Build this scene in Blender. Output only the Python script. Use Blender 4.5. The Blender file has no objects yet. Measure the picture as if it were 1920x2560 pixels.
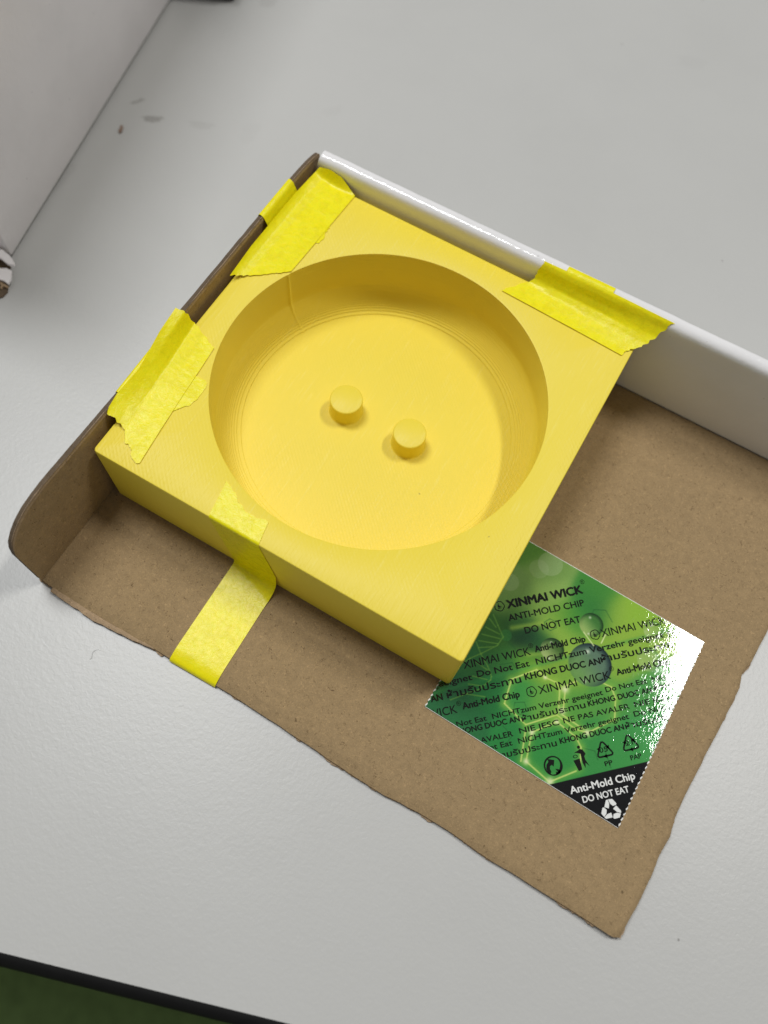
import bpy, bmesh, math, random
import numpy as np
from mathutils import Vector, Matrix

random.seed(7)
RNG = np.random.default_rng(11)
scene = bpy.context.scene
COL = scene.collection
MM = 0.001

# ------------------------------------------------------------------ camera
CAM_LOC = (0.047409935813662256, -0.0974096649797714, 0.20848886961312496)
RIGHT = (0.8645995798753164, 0.5001451955825539, 0.048190764832229116)
DOWN = (0.4784206825607087, -0.7901250971868792, -0.38316573606413434)
FWD = (-0.15356176925775464, 0.35434039302782455, -0.9224216329267838)
cam = bpy.data.cameras.new("camera")
cam_ob = bpy.data.objects.new("camera", cam)
COL.objects.link(cam_ob)
cam_ob.matrix_world = Matrix((
    (RIGHT[0], -DOWN[0], -FWD[0], CAM_LOC[0]),
    (RIGHT[1], -DOWN[1], -FWD[1], CAM_LOC[1]),
    (RIGHT[2], -DOWN[2], -FWD[2], CAM_LOC[2]),
    (0, 0, 0, 1)))
cam.sensor_fit = 'VERTICAL'
cam.sensor_height = 36.0
cam.sensor_width = 27.0
cam.lens = 29.4221
cam.clip_start = 0.01
cam.clip_end = 20.0
cam.dof.use_dof = True
cam.dof.focus_distance = 0.207
cam.dof.aperture_fstop = 9.0
scene.camera = cam_ob

# ------------------------------------------------------------------ light: two ceiling panels of an office and the room's soft bounce
world = bpy.data.worlds.new("World")
scene.world = world
world.use_nodes = True
bg = world.node_tree.nodes["Background"]
bg.inputs[0].default_value = (1.0, 0.985, 0.96, 1)
bg.inputs[1].default_value = 0.185


def ceiling_panel(loc, sx, sy, watts, color, rz=0.0):
    l = bpy.data.lights.new("ceiling_panel", 'AREA')
    l.shape = 'RECTANGLE'
    l.size = sx
    l.size_y = sy
    l.energy = watts
    l.color = color
    o = bpy.data.objects.new("ceiling_panel", l)
    COL.objects.link(o)
    o.location = loc
    o.rotation_euler = (0, 0, rz)
    return o


ceiling_panel((0.638, 0.78, 2.0), 0.10, 0.48, 18.0, (1.0, 0.985, 0.955), math.radians(16.9))
ceiling_panel((-0.70, 0.24, 2.0), 0.72, 0.42, 23.8, (0.97, 0.985, 1.0))

scene.view_settings.view_transform = 'Standard'
scene.view_settings.look = 'None'
scene.view_settings.exposure = 0.0
scene.view_settings.gamma = 1.0
scene.render.engine = 'CYCLES'
scene.cycles.max_bounces = 8
scene.cycles.diffuse_bounces = 5
scene.cycles.glossy_bounces = 3
scene.cycles.caustics_reflective = False
scene.cycles.caustics_refractive = False

# ------------------------------------------------------------------ material helpers


def srgb(r, g, b):
    def f(c):
        c /= 255.0
        return c / 12.92 if c <= 0.04045 else ((c + 0.055) / 1.055) ** 2.4
    return (f(r), f(g), f(b), 1.0)


class NT:
    def __init__(self, name):
        self.m = bpy.data.materials.new(name)
        self.m.use_nodes = True
        self.t = self.m.node_tree
        self.b = self.t.nodes["Principled BSDF"]
        self.co = None

    def n(self, typ, **kw):
        nd = self.t.nodes.new(typ)
        for k, v in kw.items():
            setattr(nd, k, v)
        return nd

    def put(self, sock, val):
        if isinstance(val, bpy.types.NodeSocket):
            self.t.links.new(val, sock)
        else:
            sock.default_value = val

    def pos(self):
        if self.co is None:
            self.co = self.n("ShaderNodeTexCoord").outputs["Object"]
        return self.co

    def mapping(self, scale=(1, 1, 1), rot=(0, 0, 0), src=None):
        nd = self.n("ShaderNodeMapping")
        self.put(nd.inputs[0], src or self.pos())
        nd.inputs["Scale"].default_value = scale
        nd.inputs["Rotation"].default_value = rot
        return nd.outputs[0]

    def noise(self, scale, detail=2.0, rough=0.5, dist=0.0, vec=None):
        nd = self.n("ShaderNodeTexNoise")
        self.put(nd.inputs["Vector"], vec or self.pos())
        nd.inputs["Scale"].default_value = scale
        nd.inputs["Detail"].default_value = detail
        nd.inputs["Roughness"].default_value = rough
        nd.inputs["Distortion"].default_value = dist
        return nd.outputs[0]

    def math(self, op, a, b=0.0, c=None, clamp=False):
        nd = self.n("ShaderNodeMath", operation=op, use_clamp=clamp)
        self.put(nd.inputs[0], a)
        self.put(nd.inputs[1], b)
        if c is not None:
            self.put(nd.inputs[2], c)
        return nd.outputs[0]

    def step(self, x, lo, hi, a=0.0, b=1.0):
        nd = self.n("ShaderNodeMapRange", interpolation_type='SMOOTHSTEP')
        self.put(nd.inputs[0], x)
        for i, v in enumerate((lo, hi, a, b)):
            nd.inputs[i + 1].default_value = v
        return nd.outputs[0]

    def mix(self, f, a, b, mode='MIX'):
        nd = self.n("ShaderNodeMix", data_type='RGBA', blend_type=mode)
        self.put(nd.inputs[0], f)
        self.put(nd.inputs[6], a)
        self.put(nd.inputs[7], b)
        return nd.outputs[2]

    def bump(self, height, dist, strength=1.0, normal=None):
        nd = self.n("ShaderNodeBump")
        nd.inputs["Strength"].default_value = strength
        nd.inputs["Distance"].default_value = dist
        self.put(nd.inputs["Height"], height)
        if normal is not None:
            self.put(nd.inputs["Normal"], normal)
        return nd.outputs[0]

    def done(self, color=None, rough=None, normal=None, **kw):
        if color is not None:
            self.put(self.b.inputs["Base Color"], color)
        if rough is not None:
            self.put(self.b.inputs["Roughness"], rough)
        if normal is not None:
            self.put(self.b.inputs["Normal"], normal)
        for k, v in kw.items():
            self.put(self.b.inputs[k.replace("_", " ")], v)
        return self.m


def mat_kraft(name, base, edge=False):
    k = NT(name)
    big = k.noise(60, 3, 0.55)
    mid = k.noise(420, 4, 0.65)
    fine = k.noise(2600, 3, 0.75)
    c = k.mix(k.step(big, .35, .65), tuple(v * 0.97 for v in base[:3]) + (1,), tuple(min(1, v * 1.03) for v in base[:3]) + (1,))
    c = k.mix(k.step(mid, .3, .7), c, tuple(v * 0.87 for v in base[:3]) + (1,))
    c = k.mix(k.math('MULTIPLY', k.step(fine, .42, .78), .50), c, (base[0] * 1.5, base[1] * 1.48, base[2] * 1.4, 1))
    # fibres: thin contour lines of a warped noise, kept only in scattered patches
    for sc, wid, keep, dark, amt in ((900, .018, .56, True, .5), (520, .010, .59, True, .7), (1000, .022, .56, False, .36)):
        off = k.mapping((1, 1, 1), (0, 0, sc * .01))
        f = k.noise(sc, 1, .5, 1.2, off)
        line = k.step(k.math('ABSOLUTE', k.math('SUBTRACT', f, .5)), wid * .4, wid * 1.6, 1.0, 0.0)
        msk = k.step(k.noise(sc * .9, 1, .5, 0, k.mapping((1, 1, 1), (0, 0, sc * .013))), keep, keep + .06)
        fac = k.math('MULTIPLY', k.math('MULTIPLY', line, msk), amt)
        c = k.mix(fac, c, (base[0] * .28, base[1] * .24, base[2] * .2, 1) if dark else (base[0] * 1.9, base[1] * 1.85, base[2] * 1.8, 1))
    speck = k.step(k.noise(1000, 0, .5, 0, k.mapping((1, 1, 1), (0, 0, 1.1))), .875, .90)
    c = k.mix(k.math('MULTIPLY', speck, .8), c, (base[0] * .2, base[1] * .17, base[2] * .15, 1))
    h = k.math('ADD', k.math('MULTIPLY', mid, .6), k.math('MULTIPLY', fine, .5))
    return k.done(c, .82, k.bump(h, .00018, .9), Specular_IOR_Level=.22)


def mat_white_board(name, base, rough):
    k = NT(name)
    h = k.math('ADD', k.noise(260, 3, .6), k.math('MULTIPLY', k.noise(1100, 2, .5), .25))
    c = k.mix(k.step(k.noise(45, 4, .6), .4, .75), base, tuple(v * .95 for v in base[:3]) + (1,))
    sp = k.step(k.noise(700, 0, .5), .82, .86)
    c = k.mix(k.math('MULTIPLY', sp, .25), c, (.2, .18, .16, 1))
    return k.done(c, rough, k.bump(h, .00015, .9), Specular_IOR_Level=.5)


def mat_desk():
    k = NT("desk_laminate")
    base = srgb(188, 188, 185)
    p = k.co = k.n("ShaderNodeNewGeometry").outputs["Position"]
    h1 = k.noise(950, 2, .55, .4)
    h2 = k.noise(420, 2, .5)
    h = k.math('ADD', h1, k.math('MULTIPLY', h2, .7))
    c = k.mix(k.step(k.noise(14, 4, .6), .35, .7), base, tuple(v * .965 for v in base[:3]) + (1,))
    # old smears and marks on the laminate: centre (mm), half sizes (mm), turn, strength
    for i, (cx, cy, ax, ay, rot, s) in enumerate((
            (-122.8, 64.6, 3.6, 1.5, .45, .50), (-131.8, 67.9, 2.6, .8, .9, .34), (-131, 69.6, 1.2, .7, .2, .30),
            (-108, 71, 4.6, 1.6, .35, .12), (-121.8, 132, 3.6, 2.2, .5, .14), (-93, 77, 3.0, 5.0, .3, .04),
            (-132, 30, 2.4, 6.0, .2, .08), (-75, 100, 4.0, 2.0, .9, .04), (20, 190, 6, 3, .2, .04), (30, -105, 9, 4, .4, .02))):
        nd = k.n("ShaderNodeMapping", vector_type='TEXTURE')
        k.put(nd.inputs[0], p)
        nd.inputs["Location"].default_value = (cx * MM, cy * MM, 0)
        nd.inputs["Rotation"].default_value = (0, 0, rot)
        nd.inputs["Scale"].default_value = (ax * MM, ay * MM, 1)
        wob = k.n("ShaderNodeMix", data_type='VECTOR')
        wob.inputs[0].default_value = .35
        k.put(wob.inputs[4], nd.outputs[0])
        nz = k.n("ShaderNodeTexNoise")
        k.put(nz.inputs["Vector"], nd.outputs[0])
        nz.inputs["Scale"].default_value = 1.7
        nz.inputs["Detail"].default_value = 3
        add = k.n("ShaderNodeVectorMath", operation='MULTIPLY_ADD')
        k.put(add.inputs[0], nz.outputs[1])
        add.inputs[1].default_value = (2.0, 2.0, 0)
        k.put(add.inputs[2], nd.outputs[0])
        ln = k.n("ShaderNodeVectorMath", operation='LENGTH')
        sub = k.n("ShaderNodeVectorMath", operation='SUBTRACT')
        k.put(sub.inputs[0], add.outputs[0])
        sub.inputs[1].default_value = (1.0, 1.0, 0)
        k.put(ln.inputs[0], sub.outputs[0])
        m = k.step(ln.outputs["Value"], .75, 1.15, 1, 0)
        m = k.math('MULTIPLY', m, k.step(k.noise(800, 3, .7), .3, .6, .5, 1))
        c = k.mix(k.math('MULTIPLY', m, s), c, (.13, .115, .10, 1))
    sp = k.step(k.noise(330, 0, .5, 0, k.mapping((1, 1, 1), (0, 0, .7))), .915, .93)
    c = k.mix(k.math('MULTIPLY', sp, .5), c, (.08, .07, .06, 1))
    return k.done(c, .36, k.bump(h, .00010, .36), Specular_IOR_Level=.5)


def mat_pla():
    k = NT("yellow_printed_plastic")
    base = (.88, .705, .058, 1)
    geo = k.n("ShaderNodeNewGeometry")
    sep = k.n("ShaderNodeSeparateXYZ")
    k.put(sep.inputs[0], geo.outputs["True Normal"])
    up = k.step(sep.outputs[2], .9, .97)
    # raster of the print head at 45 degrees on level faces
    vec = k.mapping((1, 1, 1), (0, 0, math.radians(-45)))
    wv = k.n("ShaderNodeTexWave", wave_type='BANDS', bands_direction='X', wave_profile='SIN')
    k.put(wv.inputs["Vector"], k.mapping((1, 1, 1), (0, 0, math.radians(-45))))
    wv.inputs["Scale"].default_value = math.pi * 2 / (20 * .00085)
    wv.inputs["Distortion"].default_value = .25
    wv.inputs["Detail"].default_value = 1
    wv.inputs["Detail Scale"].default_value = .5
    streak = k.noise(1.0, 2, .6, 0, k.mapping((1500, 110, 1), (0, 0, math.radians(-45))))
    patch = k.step(k.noise(38, 2, .5), .42, .62)
    ras = k.math('MULTIPLY', k.math('MULTIPLY', wv.outputs[1], k.math('MULTIPLY_ADD', patch, .75, .25)), k.step(streak, .3, .65))
    ras = k.math('ADD', k.math('MULTIPLY', ras, .32), k.math('MULTIPLY', streak, 1.1))
    # layer lines on upright faces
    lay = k.noise(1.0, 2, .6, 0, k.mapping((25, 25, 2600)))
    h = k.math('ADD', k.math('MULTIPLY', ras, up), k.math('MULTIPLY', lay, k.math('SUBTRACT', 1.0, up)))
    c = k.mix(k.math('MULTIPLY', k.step(streak, .55, .85), up), base, (.92, .77, .14, 1))
    gr = k.step(k.noise(520, 0, .5, 0, k.mapping((1, 1, 1), (.3, 0, .4))), .915, .93)
    c = k.mix(k.math('MULTIPLY', gr, .5), c, (.12, .08, .02, 1))
    c = k.mix(k.step(k.noise(30, 3, .5), .4, .7, 0, .25), c, (.85, .66, .05, 1))
    m = k.done(c, .46, k.bump(h, .00010, .85), Specular_IOR_Level=.42)
    k.b.inputs["Subsurface Weight"].default_value = 0.0
    return m


def mat_tape():
    k = NT("yellow_paper_tape")
    n1 = k.noise(1000, 4, .68, .8)
    n2 = k.noise(150, 3, .55)
    n3 = k.noise(420, 3, .6, .5)
    c = k.mix(k.step(n1, .3, .7), (.97, .83, .001, 1), (.99, .95, .006, 1))
    c = k.mix(k.step(n2, .4, .72, 0, .35), c, (.97, .84, .001, 1))
    h = k.math('ADD', k.math('MULTIPLY', n1, .5), k.math('ADD', k.math('MULTIPLY', n2, 1.3), k.math('MULTIPLY', n3, .8)))
    m = k.done(c, .34, k.bump(h, .00017, .8), Specular_IOR_Level=.42)
    # thin creped paper: whatever it sticks to shows through a little, unevenly
    tr = k.n("ShaderNodeBsdfTransparent")
    tr.inputs[0].default_value = (1.0, .92, .10, 1)
    ms = k.n("ShaderNodeMixShader")
    k.put(ms.inputs[0], k.math('ADD', k.step(n1, .35, .75, 0, .16), k.step(n3, .4, .7, .04, .16)))
    out = k.t.nodes["Material Output"]
    k.t.links.new(k.b.outputs[0], ms.inputs[1])
    k.t.links.new(tr.outputs[0], ms.inputs[2])
    k.t.links.new(ms.outputs[0], out.inputs[0])
    return m


def film_normal(k):
    g = k.n("ShaderNodeNewGeometry").outputs["Position"]
    st = k.mapping((1.0, .55, 1.0), (0, 0, math.radians(-62)), g)
    a = k.noise(1700, 2, .7, .5, st)
    b = k.noise(210, 2, .5, 0, g)
    n1 = k.bump(b, .000022, 1.0)
    return k.bump(a, .0000100, 1.0, n1)


def mat_print_attr():
    k = NT("glossy_print")
    at = k.n("ShaderNodeAttribute", attribute_name="art")
    return k.done(at.outputs[0], .03, film_normal(k), IOR=1.55)


def mat_ink(name, col):
    k = NT(name)
    return k.done(col, .03, film_normal(k), IOR=1.55)


def mat_plain(name, col, rough, bump=0.0, scale=600, spec=.5):
    k = NT(name)
    c = k.mix(k.step(k.noise(scale * .3, 3, .6), .35, .7), col, tuple(v * .8 for v in col[:3]) + (1,))
    nrm = k.bump(k.noise(scale, 3, .6), bump, .8) if bump else None
    return k.done(c, rough, nrm, Specular_IOR_Level=spec)


M = {}
M['kraft'] = mat_kraft("kraft_board", (.330, .231, .121, 1))
M['kraft_edge'] = mat_kraft("kraft_board_edge", (.13, .095, .062, 1))
M['kraft_lip'] = mat_kraft("kraft_inner_ply", (.38, .27, .165, 1))
M['white_gloss'] = mat_white_board("white_coated_board", (.83, .82, .82, 1), .10)
M['white_matte'] = mat_white_board("white_carton_board", (.86, .825, .82, 1), .6)
M['desk'] = mat_desk()
M['edge_black'] = mat_plain("black_edge_strip", (.005, .005, .005, 1), .6, .00005, 600, .2)
M['pla'] = mat_pla()
M['tape'] = mat_tape()
M['art'] = mat_print_attr()
M['ink_black'] = mat_ink("black_ink", (.006, .007, .006, 1))
M['ink_white'] = mat_ink("white_ink", (.80, .81, .78, 1))
M['paper'] = mat_plain("white_paper_edge", (.80, .80, .76, 1), .5)
M['carpet'] = mat_plain("dark_green_carpet", (.16, .24, .085, 1), .95, .002, 300, .1)
M['dark_plastic'] = mat_plain("dark_grey_plastic", (.045, .043, .046, 1), .4, .00004)
M['crumb'] = mat_plain("brown_flake", (.30, .21, .16, 1), .8, .0002, 900)
M['lint'] = mat_plain("grey_lint", (.40, .40, .40, 1), .8)

# ------------------------------------------------------------------ object helpers


def tag(o, label=None, cat=None, group=None, kind=None):
    if label:
        o["label"] = label
    if cat:
        o["category"] = cat
    if group:
        o["group"] = group
    if kind:
        o["kind"] = kind
    return o


def empty(name, loc=(0, 0, 0), rz=0.0):
    o = bpy.data.objects.new(name, None)
    COL.objects.link(o)
    o.location = loc
    o.rotation_euler = (0, 0, rz)
    o.empty_display_size = .01
    return o


def obj(name, verts, faces, mat, parent=None, smooth=True, angle=35):
    me = bpy.data.meshes.new(name)
    me.from_pydata([tuple(v) for v in verts], [], [tuple(f) for f in faces])
    bm = bmesh.new()
    bm.from_mesh(me)
    bmesh.ops.recalc_face_normals(bm, faces=bm.faces)
    bm.to_mesh(me)
    bm.free()
    return finish(name, me, mat, parent, smooth, angle)


def finish(name, me, mat, parent=None, smooth=True, angle=35):
    for m in (mat if isinstance(mat, (list, tuple)) else [mat]):
        me.materials.append(m)
    if smooth:
        me.shade_smooth()
        me.set_sharp_from_angle(angle=math.radians(angle))
    o = bpy.data.objects.new(name, me)
    COL.objects.link(o)
    if parent is not None:
        o.parent = parent
    return o


def grid_faces(nu, nv, wrap=False):
    f = []
    for i in range(nu - 1):
        for j in range(nv if wrap else nv - 1):
            j2 = (j + 1) % nv
            f.append((i * nv + j, i * nv + j2, (i + 1) * nv + j2, (i + 1) * nv + j))
    return f


def sheet(name, P, thick, mat, parent=None, down=True, angle=50):
    """closed thin solid from a grid of points (nu, nv, 3): top as given, underside below along the normals"""
    nu, nv, _ = P.shape
    du = np.gradient(P, axis=0)
    dv = np.gradient(P, axis=1)
    n = np.cross(du, dv)
    n /= np.linalg.norm(n, axis=2, keepdims=True) + 1e-12
    if n[:, :, 2].mean() < 0:
        n = -n
    Q = P - n * thick
    V = np.concatenate([P.reshape(-1, 3), Q.reshape(-1, 3)])
    o = nu * nv
    F = grid_faces(nu, nv)
    F = F + [tuple(reversed([a + o for a in f])) for f in F]
    ring = [i * nv for i in range(nu)] + [(nu - 1) * nv + j for j in range(1, nv)] + \
           [i * nv + nv - 1 for i in range(nu - 2, -1, -1)] + [j for j in range(nv - 2, 0, -1)]
    for a, b in zip(ring, ring[1:] + ring[:1]):
        F.append((a, b, b + o, a + o))
    return obj(name, V, F, mat, parent, True, angle)


def resample(pts, n):
    pts = np.asarray(pts, float)
    d = np.r_[0, np.cumsum(np.linalg.norm(np.diff(pts, axis=0), axis=1))]
    t = np.linspace(0, d[-1], n)
    return np.stack([np.interp(t, d, pts[:, k]) for k in range(pts.shape[1])], 1)


def smooth1d(P, axis, it=1):
    P = P.copy()
    for _ in range(it):
        Q = np.moveaxis(P, axis, 0)
        R = Q.copy()
        R[1:-1] = .25 * Q[:-2] + .5 * Q[1:-1] + .25 * Q[2:]
        P = np.moveaxis(R, 0, axis)
    return P


def prism(poly, z0, z1):
    n = len(poly)
    V = [(x, y, z1) for x, y in poly] + [(x, y, z0) for x, y in poly]
    F = [tuple(range(n)), tuple(reversed(range(n, 2 * n)))]
    F += [(i, (i + 1) % n, (i + 1) % n + n, i + n) for i in range(n)]
    return V, F


def bevel_box(name, size, mat, parent, loc, bev=.001, seg=3, rot=(0, 0, 0)):
    bm = bmesh.new()
    bmesh.ops.create_cube(bm, size=1)
    bmesh.ops.scale(bm, vec=size, verts=bm.verts)
    bmesh.ops.bevel(bm, geom=bm.edges[:], offset=bev, segments=seg, profile=.5, affect='EDGES')
    me = bpy.data.meshes.new(name)
    bm.to_mesh(me)
    bm.free()
    o = finish(name, me, mat, parent, True, 30)
    o.location = loc
    o.rotation_euler = rot
    return o


# ------------------------------------------------------------------ floor and desk
V, F = prism([(-3, -3), (3, -3), (3, 3), (-3, 3)], -.78, -.73)
fl = obj("floor", V, F, M['carpet'], None, False)
tag(fl, "dark green carpet floor far below the desk edge", None, None, 'structure')

EDGE = math.atan2(19.6, 61.7)            # direction of the desk's front edge
ed = np.array([math.cos(EDGE), math.sin(EDGE)])
en = np.array([-ed[1], ed[0]])           # into the desk
p0 = np.array([-.0069, -.1503])
desk = empty("desk", (p0[0], p0[1], 0), EDGE)
tag(desk, "light grey laminate desk with a black front edge strip", "desk")
me_v, me_f = prism([(-.75, .0), (.75, .0), (.75, .70), (-.75, .70)], -.025, 0.0)
top = obj("desktop", me_v, me_f, M['desk'], desk, False)
# the laminate's own coordinates must follow the world so that its marks stay where they are
prof = [(0.0, .0), (-.0008, -.00002), (-.0018, -.0004), (-.0026, -.0012), (-.0030, -.0024), (-.0030, -.0226), (-.0022, -.0243), (0, -.025)]
V, F = [], []
for i, x in enumerate((-.75, .75)):
    V += [(x, a - .00005, b - .0001) for a, b in prof]
n = len(prof)
F = [(j, j + 1, n + j + 1, n + j) for j in range(n - 1)] + [(n - 1, 0, n, 2 * n - 1), tuple(range(n)), tuple(range(2 * n - 1, n - 1, -1))]
obj("edge_strip", V, F, M['edge_black'], desk, True, 40)
leg_v = []
for x in (-.7, .7):
    for y in (.06, .64):
        bevel_box("leg", (.05, .05, .705), M['dark_plastic'], desk, (x, y, -.3775), .003, 2)

# ------------------------------------------------------------------ yellow printed mould
ZB, ZT = .0026, .0276
H = .05


def square_r(th, half, rc):
    c, s = abs(math.cos(th)), abs(math.sin(th))
    r = half / max(c, s)
    x, y = r * c, r * s
    if x > half - rc and y > half - rc:
        k = half - rc
        b = k * (c + s)
        r = b + math.sqrt(max(0, b * b - 2 * k * k + rc * rc))
    return r


seam = math.radians(155.2)
ths = set(np.linspace(0, 2 * math.pi, 240, endpoint=False).tolist())
for q in range(4):
    for d in np.linspace(-.024, .024, 17):
        ths.add((math.pi / 4 + q * math.pi / 2 + d) % (2 * math.pi))
for d in np.linspace(-.03, .03, 25):
    ths.add(seam + d)
ths = np.array(sorted(ths))
NA = len(ths)
ct, st = np.cos(ths), np.sin(ths)
loops = []


def sq_loop(half, rc, z):
    r = np.array([square_r(t, half, rc) for t in ths])
    return np.stack([r * ct, r * st, np.full(NA, z)], 1)


seam_w = np.exp(-((ths - seam) / .0075) ** 2)
RIM, DEEP, FIL = .0423, .0190, .0074


def circ(r, z, ridge=0.0):
    rr = r - ridge * seam_w
    return np.stack([rr * ct, rr * st, np.full(NA, z)], 1)


loops.append(sq_loop(H - .0003, .0008, ZB))
loops.append(sq_loop(H, .0010, ZB + .0004))
loops.append(sq_loop(H, .0010, ZT - .0005))
loops.append(sq_loop(H - .00015, .0010, ZT - .00012))
loops.append(sq_loop(H - .0005, .0010, ZT))
loops.append(circ(RIM + .0003, ZT))
LAY = .00031
nl = int(round(DEEP / LAY))
LAY = DEEP / nl
for kk in range(nl):                       # every printed layer is a small rounded bead with a crease above it
    d0, d1 = kk * LAY, (kk + 1) * LAY
    dm = .5 * (d0 + d1)
    if dm < DEEP - FIL:
        r = RIM
    else:
        e = dm - (DEEP - FIL)
        r = RIM - FIL + math.sqrt(max(0, FIL * FIL - e * e))
    r += RNG.normal(0, 1) * .000016
    ridge = .00030 * (1 if kk > 1 else .4)
    loops.append(circ(r + .00010, ZT - d0 - (.00001 if kk else .00008), ridge))
    loops.append(circ(r - .00001, ZT - d0 - LAY * .35, ridge))
    loops.append(circ(r - .00001, ZT - d0 - LAY * .75, ridge))
    loops.append(circ(r + .00003, ZT - d1, ridge))
V = np.concatenate(loops)
F = grid_faces(len(loops), NA, True)
F.append(tuple(range(NA)))
last = (len(loops) - 1) * NA
F.append(tuple(range(last + NA - 1, last - 1, -1)))
mould = obj("printed_mould", V, F, M['pla'], None, True, 28)
tag(mould, "yellow 3D printed square block with a round recess and two small pegs", "mould")
for sx in (-1, 1):
    pr = [(0.0047, 0), (.00455, .0002), (.0044, .0005), (.0044, .0057), (.00425, .0059), (.0040, .0060)]
    na = 72
    aa = np.linspace(0, 2 * math.pi, na, endpoint=False)
    V = np.concatenate([np.stack([r * np.cos(aa), r * np.sin(aa), np.full(na, z)], 1) for r, z in pr])
    F = grid_faces(len(pr), na, True) + [tuple(range((len(pr) - 1) * na, len(pr) * na)), tuple(range(na - 1, -1, -1))]
    pg = obj("peg", V, F, M['pla'], mould, True, 28)
    pg.location = (sx * .0097, 0, ZT - DEEP)

# ------------------------------------------------------------------ cardboard tray (cut from a mailer box)
tray = empty("cardboard_tray", (0, 0, 0))
tag(tray, "brown cardboard tray cut from a mailer box with one white wall", "tray")


def jag(n, amp, step):
    m = max(4, int(n / step))
    a = np.interp(np.linspace(0, 1, n), np.linspace(0, 1, m), RNG.normal(0, amp, m))
    return a + RNG.normal(0, amp * .25, n)


def noise1(n, amp, step):
    return jag(n, amp, step)


front = np.array([(-53.3, -79.15), (-51.8, -79.2), (-49.5, -79.3), (-34.5, -79.5), (-19, -79.2), (-12.8, -79.2), (.9, -78.9), (17, -79.2), (34, -79.9), (49, -80.4),
                  (54, -79.8), (58, -79.5), (67.2, -79.65), (77.9, -80.3), (83, -80.1), (91.5, -80.3), (99, -80.35), (108.4, -80.6), (109.8, -79.9)])
right = np.array([(109.8, -79.9), (110.15, -75.6), (110.75, -70.3), (111.15, -64.5), (111.0, -60), (111.7, -54.5), (111.1, -49.5), (111.2, -44.6),
                  (111.5, -40.4), (112.1, -33.5), (113.1, -21.7), (113.5, -12.9), (112.7, -9.2), (113.9, -5.2), (114.6, 4.4), (115.6, 20), (115.0, 38), (116, 51.4)])
nu, nv = 420, 260
us = np.linspace(0, 1, nu)
vs = np.linspace(0, 1, nv)
xl = -53.3
fx = np.linspace(-53.3, 109.8, nu)
fy = np.interp(fx, front[:, 0], front[:, 1]) + noise1(nu, .055, 9)
ry = np.linspace(-79.9, 51.4, nv)
rx = np.interp(ry, right[:, 1], right[:, 0]) + noise1(nv, .07, 7)
rx[0] = 109.8
tt = np.linspace(0, 1, nv) ** 1.6          # rows crowd towards the front edge
U, Vv = np.meshgrid(us, tt, indexing='ij')
Y = fy[:, None] + (51.4 - fy[:, None]) * Vv
XR = np.interp(Y, ry, rx)
X = xl + (XR - xl) * U
de = (Y - fy[:, None])
dr = XR - X
Z = 2.2 - .95 * np.clip((4.2 - de) / 4.2, 0, 1) ** 2 - .55 * np.clip((1.3 - dr) / 1.3, 0, 1) ** 2
# the free corner lifts a little, the board is softly buckled
Z = Z + .9 * np.clip((X - 78) / 32, 0, 1) ** 2 * np.clip((-62 - Y) / 18, 0, 1) ** 2
sheet("base_panel", np.stack([X, Y, Z], 2) * MM, .0009, M['kraft'], tray)

# lower ply of the torn board, showing in places beyond the upper one
uo = np.clip(noise1(nu, .34, 6), -.4, .9)
ro = np.clip(noise1(nv, .36, 4) + .05, -.4, .9)
fy2 = fy - np.where(np.abs(fx + 6) < 9, -.3, uo)
rx2 = rx + ro
Y2 = fy2[:, None] + (51.4 - fy2[:, None]) * Vv
X2 = xl + (np.interp(Y2, ry, rx2) - xl) * U
Z2 = .78 - .30 * np.clip((2 - (Y2 - fy2[:, None])) / 2, 0, 1) + (Z - 2.2) * .0 + .9 * np.clip((X2 - 78) / 32, 0, 1) ** 2 * np.clip((-62 - Y2) / 18, 0, 1) ** 2
sheet("under_ply", np.stack([X2, Y2, Z2], 2)[:, :, :] * MM, .0003, M['kraft_lip'], tray)

# the thin ply that peels out along the front edge
lx = np.linspace(-48.6, -17.5, 90)
lo = np.interp(lx, [-48.6, -46, -34.6, -26, -19, -17.5], [-80.35, -80.6, -81.05, -80.4, -79.55, -79.3]) + noise1(90, .07, 4)
li = np.interp(lx, [-48.6, -34.6, -19, -17.5], [-78.6, -78.9, -78.7, -78.7])
lt = np.linspace(0, 1, 8)
P = np.zeros((90, 8, 3))
P[:, :, 0] = lx[:, None]
P[:, :, 1] = li[:, None] + (lo - li)[:, None] * lt
P[:, :, 2] = (1.05 + .42 * np.sin(lt * 2.2) - .25 * lt)[None, :] + noise1(90, .04, 6)[:, None]
sheet("torn_lip", P * MM, .0003, M['kraft_lip'], tray)

# upright side flap, rounded at its front corner
ft = np.array([(-79.3, 2.4), (-79.3, 20.4), (-78.8, 23.3), (-77.9, 25.5), (-76.0, 27.6), (-73.5, 29.3), (-70.5, 30.5), (-67, 31.1), (-63.8, 31.4), (-60, 31.3),
               (-35, 30.6), (-22, 31.4), (-9.6, 32.2), (15, 32.3), (41, 32.2), (46, 32.1), (50.5, 31.7), (53.2, 31.2), (55.2, 30.6)])
top = resample(ft[1:], 260)
top[:, 1] += noise1(260, .05, 5)
nz = 14
P = np.zeros((260, nz, 3))
for j, f in enumerate(np.linspace(0, 1, nz)):
    P[:, j, 1] = top[:, 0]
    P[:, j, 2] = 2.32 + (top[:, 1] - 2.32) * f
    P[:, j, 0] = -51.75 - .10 * np.sin(f * math.pi) * np.sin(top[:, 0] * .05)
n = nz
inner = P * MM
outer = inner.copy()
outer[:, :, 0] -= .0014
outer[:, -1, 2] -= .0002
V = np.concatenate([inner.reshape(-1, 3), outer.reshape(-1, 3)])
o_ = 260 * n
Fi = grid_faces(260, n)
Fo = [tuple(a + o_ for a in reversed(f)) for f in Fi]
Fe = []
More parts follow.
